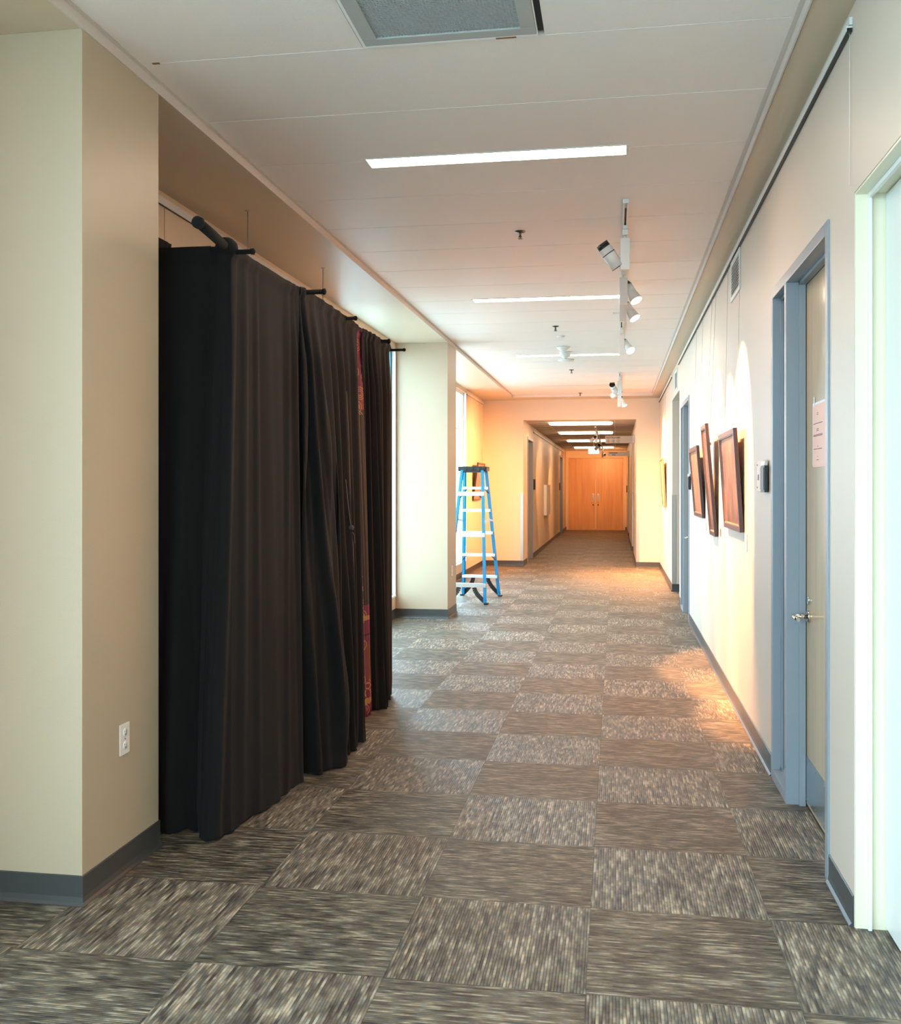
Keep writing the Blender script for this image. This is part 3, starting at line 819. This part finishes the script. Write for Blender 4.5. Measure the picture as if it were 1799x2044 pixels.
# restroom flag sign on the right hall wall
s_ = thing('restroom_sign', 'tan projecting restroom sign with three round symbols, inside the far hall', 'sign', (HX1, 20.6, 2.44))
MB().box(-.58, -.004, -.018, .018, -.075, .075, .004).build('sign_panel', M['sign'], s_)
MB().box(-.03, -.0005, -.03, .03, -.085, .085, .003).build('bracket', M['steel'], s_)
R90 = Matrix.Rotation(PI/2, 4, 'X')
text_mesh('lettering', 'RESTROOMS', .050, M['signdark'], s_, Matrix.Translation((-.42, -.019, .035)) @ R90)
for i, x in enumerate((-.52, -.42, -.32)):
    seg = 28; ic = MB()
    for a in range(seg):
        t0, t1 = 2*PI*a/seg, 2*PI*(a+1)/seg; c = Vector((x, -.0195, -.033))
        ic.bar(c+Vector((.028*math.cos(t0), 0, .028*math.sin(t0))), c+Vector((.028*math.cos(t1), 0, .028*math.sin(t1))), (0, 1, 0), .001, .005)
    ic.cyl((x, -.0185, -.016), (x, -.0200, -.016), .0045, seg=10)
    if i == 0: ic.box(x-.007, x+.007, -.020, -.0185, -.052, -.023)
    if i == 1: ic.prism([(x-.003, -.023), (x+.003, -.023), (x+.010, -.045), (x+.003, -.045), (x+.003, -.053), (x-.003, -.053), (x-.003, -.045), (x-.010, -.045)], 'y', -.020, -.0185)
    if i == 2:
        ic.box(x-.004, x+.001, -.020, -.0185, -.038, -.022); ic.box(x-.004, x+.010, -.020, -.0185, -.042, -.038)
        for a in range(14):
            t0, t1 = PI*.6+1.35*PI*a/14, PI*.6+1.35*PI*(a+1)/14; c = Vector((x-.001, -.0195, -.040))
            ic.bar(c+Vector((.012*math.cos(t0), 0, .012*math.sin(t0))), c+Vector((.012*math.cos(t1), 0, .012*math.sin(t1))), (0, 1, 0), .001, .003)
    ic.build('symbol', M['signdark'], s_)
s_ = thing('hall_sign', 'pale projecting sign low over the right leaf of the orange doors', 'sign', (HX1, 28.4, 2.40))
MB().box(-.58, -.001, -.015, .015, -.06, .06, .004).build('sign_panel', M['plate'], s_)
for n_, x0, z0, z1 in ((9, -.55, .016, .036), (4, -.48, -.036, -.018)):
    lt = MB(); lt.box(x0, x0+.026*n_, -.0158, -.0151, z0, z1)
    lt.build('lettering_line', M['signdark'], s_)

# hall wall fittings
o = MB().box(0, .07, 0, 1.35, 0, .73, .006).build('wall_cabinet', M['fixture']); o.location = (HX0+.0005, 24.0, .80)
tag(o, 'flat white cabinet hung on the left wall of the far hall', 'cabinet')
o = MB().box(0, .03, 0, .22, 0, .22, .003).build('room_sign', M['black']); o.location = (HX0+.0005, 20.95, 1.42)
tag(o, 'small black sign by the first door in the far hall, left wall', 'sign')
o = MB().box(0, .03, 0, .22, 0, .22, .003).build('room_sign', M['red']); o.location = (HX0+.0005, 30.60, 1.38)
tag(o, 'small dark red sign by the farther door in the far hall', 'sign')
o = MB().box(-.03, 0, 0, .30, 0, .22, .003).build('room_sign', M['black']); o.location = (HX1-.0005, 33.0, 1.30)
tag(o, 'small black sign on the right hall wall next to the orange doors', 'sign')

# picture rails at the top of the walls
def rail(x, y0, y1, z, s, label, name='picture_rail', dark=True):
    r = thing(name, label, 'picture rail', (x, y0, z), group='picture hanging rails'); L_ = y1-y0
    m = MB(); a, b = sorted((s*.0005, s*.012)); m.box(a, b, 0, L_, .010, .036, .001)
    a, b = sorted((s*.0005, s*.022)); m.box(a, b, 0, L_, .0, .006, .001); a, b = sorted((s*.019, s*.022)); m.box(a, b, 0, L_, -.012, .001, .0005)
    m.build('rail_profile', M['fixture'], r)
    a, b = sorted((s*.002, s*.018)); MB().box(a, b, 0.0, L_, -.011, -.001).build('rail_groove', M['black'] if dark else M['ceil_dark'], r)


rail(XR, 3.56, 12.95, 3.03, -1, 'long picture rail high on the right wall with a black underside')
rail(XR, 14.50, 18.63, 3.03, -1, 'short picture rail high on the right wall near the far corner')
rail(XW, 3.90, 8.6, 3.03, 1, 'picture rail above the black curtains on the left wall')
rail(XW, 16.50, 18.63, 3.03, 1, 'picture rail over the framed picture behind the ladder', dark=False)
rail(HX0, 20.9, 33.5, 2.62, 1, 'thin picture rail along the left wall of the far hall')
o = MB().cyl((0, 0, 0), (0, 0, 1.0*.52), .0012, seg=8).build('hanging_wire', M['plate']); o.location = (XR-.006, 3.58, 2.50)
tag(o, 'bare picture wire at the near end of the right wall rail', 'wire')
o = MB().cyl((0, 0, 0), (0, 0, .9), .0014, seg=8).build('hanging_wire', M['steel']); o.location = (XW+.02, 5.16, 2.13)
tag(o, 'loose wire hanging from the left wall rail beside the beige column', 'wire')

# wall air vents
def wall_vent(y, z, label, L_=.50, H_=.27):
    r = thing('wall_vent', label, 'air vent', (XR, y, z), group='right wall air vents')
    f = MB(); t = .03; f.box(-.010, -.0005, 0, t, 0, H_, .001); f.box(-.010, -.0005, L_-t, L_, 0, H_, .001); f.box(-.010, -.0005, t, L_-t, 0, t, .001); f.box(-.010, -.0005, t, L_-t, H_-t, H_, .001)
    f.build('vent_frame', M['whitedoor'], r)
    l = MB(); n = 11
    for i in range(n):
        zz = t+(H_-2*t)*(i+.5)/n; l.bar((-.006, t, zz), (-.006, L_-t, zz), (1, 0, .8), .012, .0015)
    l.build('louvres', M['fixture'], r)
    MB().box(-.0016, -.0006, t, L_-t, t, H_-t).build('duct', M['ceil_dark'], r)


wall_vent(6.63, 2.745, 'white louvred vent high on the right wall above the nearest picture')
wall_vent(13.25, 2.745, 'far louvred vent above the right side passage')

# ------------------------------------------------------------------ framed pictures
def picture(loc, W_, H_, out, side, fm, am, label, group='framed pictures on the right wall', fw=.035, mat_w=0.0, ztop=3.016):
    """bottom back edge touches the wall; top leans out by `out`; side -1 = hangs on right wall facing -X"""
    ang = math.asin(out/H_)
    r = thing('framed_picture', label, 'picture', loc, (0, side*ang, 0), group=group)
    s = side; dp = .026; g0, g1 = .0015, .0015+dp
    def bx(m, a, b, y0, y1, z0, z1, bv=0): m.box(*sorted((s*a, s*b)), y0, y1, z0, z1, bv)
    f = MB(); bx(f, g0, g1, 0, fw, 0, H_, .002); bx(f, g0, g1, W_-fw, W_, 0, H_, .002); bx(f, g0, g1, fw, W_-fw, 0, fw, .002); bx(f, g0, g1, fw, W_-fw, H_-fw, H_, .002)
    f.build('picture_frame', fm, r)
    li = MB(); q = fw; e = .005
    bx(li, g0+.012, g1-.005, q, q+e, q, H_-q); bx(li, g0+.012, g1-.005, W_-q-e, W_-q, q, H_-q); bx(li, g0+.012, g1-.005, q+e, W_-q-e, q, q+e); bx(li, g0+.012, g1-.005, q+e, W_-q-e, H_-q-e, H_-q)
    li.build('frame_lip', M['gold_f'], r)
    p = MB(); bx(p, g0+.004, g0+.012, fw, W_-fw, fw, H_-fw); p.build('print', am, r)
    # wires from the wall rail to the upper back of the frame
    zz = H_*.82; inv = Matrix.Rotation(-side*ang, 4, 'Y')
    for y in (W_*.12, W_*.88):
        wv = MB(); top = inv @ Vector((s*.010, y, ztop-loc[2])); wv.cyl((s*.001, y, zz), top, .0011, seg=6)
        wv.lathe([(.004, -.012), (.006, -.008), (.006, .006), (.002, .012)], (s*-.006, y, zz+.0), (0, 0, 1), 10)
        wv.build('hanging_wire', M['steel'], r)
    return r


xr = XR-.001
picture((xr, 6.446, 1.195), .93, .655, .042, -1, M['mahog'], M['art_a'], 'largest dark-framed brown picture, nearest on the right wall')
picture((xr, 8.05, 1.09), .44, .89, .075, -1, M['mahog'], M['art_a'], 'tall narrow dark-framed picture, middle one on the right wall')
picture((xr, 9.20, 1.20), .95, .655, .052, -1, M['mahog'], M['art_b'], 'dark-framed orange picture beside the farther blue-grey door set')
picture((xr, 16.10, 1.16), .92, .78, .045, -1, M['gold_f'], M['art_c'], 'thin-framed picture beyond the side passage near the far corner', fw=.022)
picture((XW+.001, 17.2, 1.24), .92, .67, .09, 1, M['mahog'], M['art_b'], 'framed orange picture on the left wall behind the blue ladder', group='framed picture on the left wall', fw=.03)

for (y, z, w_, h_, lb, m_) in ((6.30, 1.09, .07, .10, 'white caption card below the nearest picture', 'plate'), (7.85, 1.10, .04, .06, 'small tan caption card near the tall narrow picture', 'gold_f'), (9.06, 1.09, .06, .08, 'white caption card below the orange picture', 'plate')):
    o = MB().box(-.004, 0, 0, w_, 0, h_, .0008).build('caption_card', M[m_]); o.location = (xr, y, z)
    tag(o, lb, 'caption card', 'caption cards')


def room_sign(y, label):
    r = thing('door_sign', label, 'sign holder', (XR, y, 1.455), group='door sign holders')
    MB().box(-.007, -.0005, .10, .42, 0, .165, .002).build('sign_plate', M['plate'], r)
    for zz in (.02, .145): MB().cyl((-.007, .395, zz), (-.0095, .395, zz), .004, seg=8).build('screw', M['signdark'], r)
    MB().box(-.0085, -.007, .345, .375, .060, .092).build('braille_patch', M['signdark'], r)
    MB().box(-.026, -.0075, .0, .14, -.005, .135, .003).build('sign_box', M['black'], r)
    MB().prism([(-.025, .136), (-.021, .158), (-.014, .166), (-.008, .158), (-.008, .136)], 'y', .01, .13).build('top_cap', M['steel'], r)
    MB().box(-.029, -.0265, .01, .13, .008, .125, .001).build('face_plate', M['black'], r)


room_sign(5.42, 'black and silver sign holder on the wall beside the nearer blue-grey door')
room_sign(10.93, 'black and silver sign holder beside the farther blue-grey door')

# notice on the near maple door
nt_ = thing('paper_notice', 'pink paper notice with printed lines taped to the maple door', 'notice', (XR+.0815, 4.40, 1.565))
MB().box(-.0012, -.0002, .03, .292, .005, .285).build('backing_sheet', M['paper'], nt_)
MB().box(-.0024, -.0014, .0, .278, .0, .275).build('notice_sheet', M['pink'], nt_)
MB().box(-.0028, -.0014, .245, .262, .268, .312).build('tape', M['paper'], nt_)
ln = MB()
for z, ws in ((.235, (.13, .16)), (.228, (.13, .16)), (.190, (.04, .24)), (.165, (.12, .17)), (.158, (.12, .17)), (.140, (.04, .24)), (.135, (.04, .24)), (.090, (.13, .15)), (.078, (.05, .23)), (.045, (.14, .15)), (.030, (.12, .17))):
    ln.box(-.0028, -.0024, ws[0]+.03, ws[1]+.03, z, z+.003)
ln.build('printed_text', M['ink'], nt_)


# outlets on the columns
def outlet(loc, label):
    r = thing('power_outlet', label, 'outlet', loc, group='column outlets')
    MB().box(.0005, .006, 0, .074, 0, .118, .002).build('cover_plate', M['plate'], r)
    for z in (.034, .084):
        MB().lathe([(.001, .0), (.017, .0), (.016, .0018), (.001, .002)], (.0058, .037, z), (1, 0, 0), 24).build('socket', M['white'], r)
    h = MB()
    for z in (.034, .084):
        h.box(.0076, .0082, .029, .031, z+.001, z+.009); h.box(.0076, .0082, .043, .045, z+.001, z+.008); h.cyl((.0076, .037, z-.007), (.0082, .037, z-.007), .0025, seg=8)
    h.cyl((.006, .037, .059), (.0068, .037, .059), .003, seg=10)
    h.build('slots', M['signdark'], r)
    return r


o = outlet((XL, 3.545, .455), 'white double power outlet low on the nearer beige column')
dup(o, (XL, 11.33, .455), label='power outlet low on the farther beige column by the ladder')


# ------------------------------------------------------------------ curtain booth on the left
ZR = 2.515; RX = -1.665
fr = thing('curtain_frame', 'black wrapped rail frame holding the curtains, rod ends sticking out', 'curtain frame', (RX, 4.12, 0))
Y0 = 4.12
m = MB(); pts = [(0.03, -.36, ZR+.012), (0.02, -.2, ZR+.006), (0, 0, ZR), (0, 1.0, ZR), (0, 2.0, ZR), (0, 3.17, ZR)]
m.tube(pts[:3], [.020, .021, .020], 14); m.tube(pts[2:], .014, 12)
m.lathe([(.010, -.02), (.024, -.012), (.025, .008), (.012, .02)], (0.03, -.36, ZR+.012), (0.05, 1, 0), 14)
m.build('long_rail', M['cloth'], fr)
for y, x1, rr in ((0.02, .115, .011), (.93, .165, .013), (1.76, .115, .011), (2.73, .10, .014), (3.17, .115, .010)):
    c = MB(); c.tube([(-.66, y, ZR-.018), (-.02, y, ZR-.018), (x1, y, ZR-.018)], rr, 12)
    c.lathe([(.006, -.012), (rr*1.25, -.008), (rr*1.3, .004), (.005, .010)], (x1, y, ZR-.018), (1, 0, 0), 12)
    c.build('cross_rod', M['cloth'], fr)
k_ = MB(); k_.lathe([(.012, -.05), (.040, -.03), (.046, 0), (.038, .03), (.014, .05)], (0, .01, ZR+.0), (.3, 1, 0), 14)
k_.build('wrapped_joint', M['cloth'], fr)
MB().tube([(-.66, 0, ZR-.018), (-.66, 3.17, ZR-.018)], .012, 10).build('back_rail', M['cloth'], fr)
for y in (0.02, 3.15):
    p = MB(); p.cyl((-.62, y, .012), (-.62, y, ZR-.02), .018, seg=14); p.cyl((-.62, y, 0.0), (-.62, y, .012), .10, .09, 24); p.build('upright_pole', M['black'], fr)
for i, (x, y, lb) in enumerate(((-2.135, 5.615, 'nearer thin suspension wire from the beige soffit down behind the curtain'), (-2.142, 7.17, 'farther thin suspension wire from the soffit above the second rod end'))):
    o = MB(); o.cyl((0, 0, -.585 + .0), (0, 0, 0), .0032, seg=8); o.lathe([(.001, -.006), (.012, -.005), (.014, -.0004), (.001, 0)], (0, 0, 0)); ob = o.build('suspension_wire', M['steel']); ob.location = (x, y, ZC)
    tag(ob, lb, 'wire', 'wires over the curtain')


def lerp(a, b, t): return a+(b-a)*t


def interp(pts, s):
    """pts: list of (s, x, y)"""
    for a, b in zip(pts, pts[1:]):
        if s <= b[0]:
            t = (s-a[0])/(b[0]-a[0]); t = t*t*(3-2*t) if len(a) > 3 else t
            return lerp(a[1], b[1], t), lerp(a[2], b[2], t)
    return pts[-1][1], pts[-1][2]


def bump1(s, c, w):
    u = abs(s-c)/w
    return 0.0 if u >= 1 else (0.5+0.5*math.cos(PI*u))


def curtain(name, top, bot, folds, label, seed=1, ns=260, nt=90, ztop=ZR, parent=None, m=None, fine=.004, nfine=11, hemlift=0.0, group='black booth curtains', topround=.015, outdir=1):
    """folds: (s_top, s_bottom, width, amp_top, amp_bottom) - ridges travelling down the cloth"""
    rnd = random.Random(seed); ph = [(rnd.uniform(0, 6.28), rnd.uniform(.7, 1.3), rnd.uniform(-.6, .6)) for _ in range(6)]
    bm = bmesh.new(); G = []
    for i in range(ns+1):
        s = i/ns; colv = []
        xt, yt = interp(top, s); xb, yb = interp(bot, s)
        e = .004
        xa, ya = interp(bot, max(0, s-e)); xc, yc = interp(bot, min(1, s+e)); tb = Vector((xc-xa, yc-ya)); tb = tb.normalized() if tb.length > 1e-6 else Vector((0, 1))
        nb = Vector((tb.y, -tb.x))*outdir
        for j in range(nt+1):
            t = j/nt; tt = t**.9
            x, y = lerp(xt, xb, tt), lerp(yt, yb, tt)
            d = 0
            for f in folds:
                c = lerp(f[0], f[1], t); d += bump1(s, c, f[2])*lerp(f[3], f[4], t)
            for q, (p0, fr_, dr) in enumerate(ph):
                amp = fine*(1+.9*t)*(1-.5*(q/6)); d += amp*math.sin(2*PI*s*nfine*fr_*(1+q*.45)+p0+dr*t*5)
            d *= min(1, .25+t*5)
            if t > .965: d += .007*math.sin(s*17+seed)*((t-.965)/.035)
            z = lerp(ztop, 0.008+hemlift, t)
            if t < .02: d += .014*outdir
            if t > .985: z = .006+hemlift+.012*(1-t)/.015+.004*math.sin(s*50)
            v = bm.verts.new((x+nb.x*d, y+nb.y*d, max(z, .004))); colv.append(v)
        G.append(colv)
    for i in range(ns):
        for j in range(nt):
            f = bm.faces.new((G[i][j], G[i+1][j], G[i+1][j+1], G[i][j+1])); f.smooth = True
    me = bpy.data.meshes.new(name); bm.to_mesh(me); bm.free(); me.materials.append(m or M['cloth'])
    o = bpy.data.objects.new(name, me); COL.objects.link(o)
    so = o.modifiers.new('thickness', 'SOLIDIFY'); so.thickness = .003; so.offset = 0
    if parent: o.parent = parent
    else: tag(o, label, 'curtain', group)
    return o


XC = RX+.022
# cross panel next to the column (faces the camera)
curtain('stage_curtain', [(0, -2.38, 4.10), (1, -1.72, 4.10)], [(0, -2.38, 4.07), (1, -1.765, 4.05)],
        [(.30, .30, .10, .010, .018), (.55, .62, .16, .012, .03), (.85, .80, .12, .01, .05)], 'nearest black curtain, facing the camera between beige column and corner', 3, 160, 80, outdir=1, fine=.006, nfine=1.6)
# long panel from the corner
curtain('stage_curtain', [(0, -1.725, 4.10), (.16, -1.645, 4.12), (1, XC, 4.96)], [(0, -1.770, 4.06), (.06, -1.725, 3.97), (.13, -1.665, 3.985), (.20, -1.625, 4.06), (.60, -1.565, 4.50), (1, -1.560, 4.86)],
        [(.19, .11, .06, .02, .04), (.32, .29, .06, .014, .008), (.46, .43, .045, .012, .006), (.62, .62, .14, .008, .004), (.90, .74, .06, .020, .012), (.97, .97, .05, .03, .012)],
        'wide smooth black curtain with its hem sweeping the carpet, first on the corridor side', 5, 300, 90, fine=.0010, nfine=2.2, hemlift=.002)
# gathered panel
curtain('stage_curtain', [(0, XC+.01, 4.93), (.25, XC+.03, 5.10), (1, XC, 6.24)], [(0, -1.575, 4.89), (.10, -1.60, 4.90), (.38, -1.415, 5.13), (.50, -1.50, 5.28), (.72, -1.47, 5.45), (1, -1.455, 5.66)],
        [(.06, .20, .06, .05, .05), (.16, .42, .06, .06, .05), (.30, .55, .05, .03, .03), (.42, .62, .05, .03, .04), (.55, .72, .05, .035, .035), (.66, .80, .045, .03, .03), (.78, .88, .045, .03, .02), (.90, .95, .05, .035, .02)],
        'gathered black curtain with many folds in the middle of the booth', 9, 380, 90, fine=.003, nfine=4.5)
# brocade hanging behind the gap
s_ = curtain('brocade_cloth', [(0, -1.675, 5.93), (1, -1.665, 6.62)], [(0, -1.62, 5.94), (.5, -1.585, 6.28), (1, -1.60, 6.48)],
        [(.3, .3, .12, .01, .02), (.7, .6, .12, .02, .015)], '', 12, 120, 60, m=M['sari'], fine=.002, group=None)
tag(s_, 'maroon and gold brocade cloth showing through the gap between the black curtains', 'cloth')
# far panel
curtain('stage_curtain', [(0, XC, 6.37), (.4, XC+.01, 6.66), (.85, XC, 7.15), (1, -1.70, 7.27)], [(0, -1.62, 6.36), (.22, -1.545, 6.47), (.45, -1.535, 6.54), (.62, -1.60, 6.68), (.80, -1.575, 6.90), (1, -1.68, 7.14)],
        [(.10, .14, .05, .03, .02), (.22, .30, .05, .03, .03), (.36, .42, .05, .03, .03), (.50, .55, .05, .03, .03), (.66, .70, .05, .035, .04), (.82, .84, .06, .035, .03)],
        'farthest black curtain, last on the corridor side before the window', 15, 300, 90, fine=.003, nfine=4.5)
curtain('stage_curtain', [(0, -1.70, 7.28), (1, -2.36, 7.29)], [(0, -1.70, 7.20), (1, -2.36, 7.26)],
        [(.3, .3, .1, .03, .03), (.7, .7, .1, .03, .03)], 'black curtain closing the window end of the booth', 18, 100, 50, fine=.003, nfine=9)
curtain('back_curtain', [(0, -2.385, 4.20), (1, -2.385, 5.10)], [(0, -2.385, 4.20), (1, -2.385, 5.10)],
        [(.3, .3, .1, .02, .03), (.7, .7, .1, .02, .03)], 'black drape along the left wall inside the booth, top edge just visible', 21, 80, 40, ztop=2.79, fine=.003, nfine=7)
# knotted ribbon
kn = thing('ribbon_tie', 'thin black ribbon knotted round the curtain edges at the gap', 'ribbon', (-1.512, 5.62, 1.24))
m = MB(); m.lathe([(.004, -.022), (.016, -.012), (.018, .004), (.012, .018), (.003, .024)], (0, 0, 0), (.2, .8, .3), 12)
m.build('knot', M['ribbon'], kn)
for pts in ([(0, 0, -.01), (.01, .02, -.10), (.006, .05, -.25), (.008, .07, -.42)], [(0, 0, -.01), (.012, .03, -.04), (.012, .045, -.09)], [(0, .0, .01), (-.016, .05, .22), (-.035, .09, .50), (-.055, .11, .80)], [(0, 0, .01), (-.004, -.035, .12), (-.015, -.055, .28)]):
    m = MB()
    for a, b in zip(pts, pts[1:]): m.bar(a, b, (0, 1, 0), .011, .002)
    m.build('ribbon_tail', M['ribbon'], kn)

# ------------------------------------------------------------------ blue step ladder
ld = thing('step_ladder', 'blue fibreglass step ladder with silver steps and black top standing by the far column', 'step ladder', (-1.835, 13.0, 0), (0, 0, math.radians(-4)))
HW, HS, TW, TS, TZ = .262, .485, .135, .095, 1.70   # half width/spread at floor, at top; rail height


def rp(sx, sy, z):
    t = z/TZ
    hw_ = lerp(HW, TW+.025, t) if sy > 0 else lerp(HW, TW+.015, t)
    return Vector((sx*hw_, sy*lerp(HS, TS, t), z))


for sy in (1, -1):
    for sx in (-1, 1):
        a, b = rp(sx, sy, .012), rp(sx, sy, TZ); m = MB()
        m.bar(a, b, (0, 1, 0), .062 if sy > 0 else .045, .004)        # web
        ins = -sx*.015
        off = (.031 if sy > 0 else .0225)
        for q in (-1, 1):
            o_ = Vector((ins, q*(off-.002), 0)); m.bar(a+o_, b+o_, (1, 0, 0), .034, .004)
        m.build('rail', M['blue'], ld)
        ft = MB(); c = rp(sx, sy, 0); ft.box(c.x-.026, c.x+.026, c.y-.038, c.y+.038, 0, .020, .004); ft.build('foot', M['black'], ld)
for z in (.285, .58, .88, 1.18, 1.475):        # treads, far side
    a, b = rp(-1, 1, z), rp(1, 1, z); m = MB()
    m.box(a.x+.004, b.x-.004, a.y-.045, a.y+.045, z-.004, z+.004, .001)
    m.box(a.x+.004, b.x-.004, a.y-.045, a.y-.041, z-.030, z-.004); m.box(a.x+.004, b.x-.004, a.y+.041, a.y+.045, z-.030, z-.004)
    for q in range(-3, 4): m.box(a.x+.01, b.x-.01, a.y+q*.011-.002, a.y+q*.011+.002, z+.004, z+.0055)
    m.build('step', M['alu'], ld)
for z in (.235, .865, 1.39):                   # horizontals on the near side
    a, b = rp(-1, -1, z), rp(1, -1, z); m = MB()
    m.box(a.x-.006, b.x+.006, a.y-.033, a.y-.028, z-.026, z+.026, .001); m.box(a.x, b.x, a.y-.030, a.y, z+.021, z+.026)
    m.build('crossbar', M['alu'], ld)


def brace(sy, z0, z1, x0, x1):
    for sx in (-1, 1):
        m = MB(); P_ = []
        for i in range(9):
            t = i/8; x = lerp(x0, x1, t**1.7); z = lerp(z0, z1, t); y = rp(1, sy, z).y
            P_.append(Vector((sx*x, y, z)))
        for a, b in zip(P_, P_[1:]): m.bar(a, b, (1, 0, 0), .055, .006)
        m.build('corner_brace', M['black'], ld)


brace(1, .255, .03, .10, HW-.012); brace(-1, .205, .03, .10, HW-.012)
for sx in (-1, 1):
    for sy, z in ((-1, 1.39), (1, 1.475), (1, .58)):
        a = rp(sx, sy, z); MB().bar(a+Vector((0, -.02, -.08)), a+Vector((-sx*.065, -.02, -.02)), (1, 0, 0), .012, .004).build('diagonal_brace', M['black'], ld)
for sx in (-1, 1):
    m = MB(); a, b = rp(sx, -1, 1.03), rp(sx, 1, 1.03); o_ = Vector((sx*.012, 0, 0))
    m.bar(a+o_, (a+b)/2+o_+Vector((0, 0, .02)), (0, 0, 1), .032, .004); m.bar((a+b)/2+o_+Vector((0, 0, .02)), b+o_, (0, 0, 1), .022, .004)
    m.cyl((a+b)/2+o_+Vector((-.004, 0, .02)), (a+b)/2+o_+Vector((.006, 0, .02)), .012, seg=12)
    m.build('spreader', M['alu'], ld)
m = MB(); m.box(-.178, .178, -.125, .125, 1.700, 1.745, .010)
for x in (-.18, .18): m.box(x-.010, x+.010, -.10, .10, 1.685, 1.742, .005)
for x in (-.09, 0, .09): m.box(x-.022, x+.022, -.130, -.115, 1.690, 1.742, .004)
m.box(-.15, .15, -.118, .118, 1.668, 1.702, .004)
m.build('top_cap', M['black'], ld)
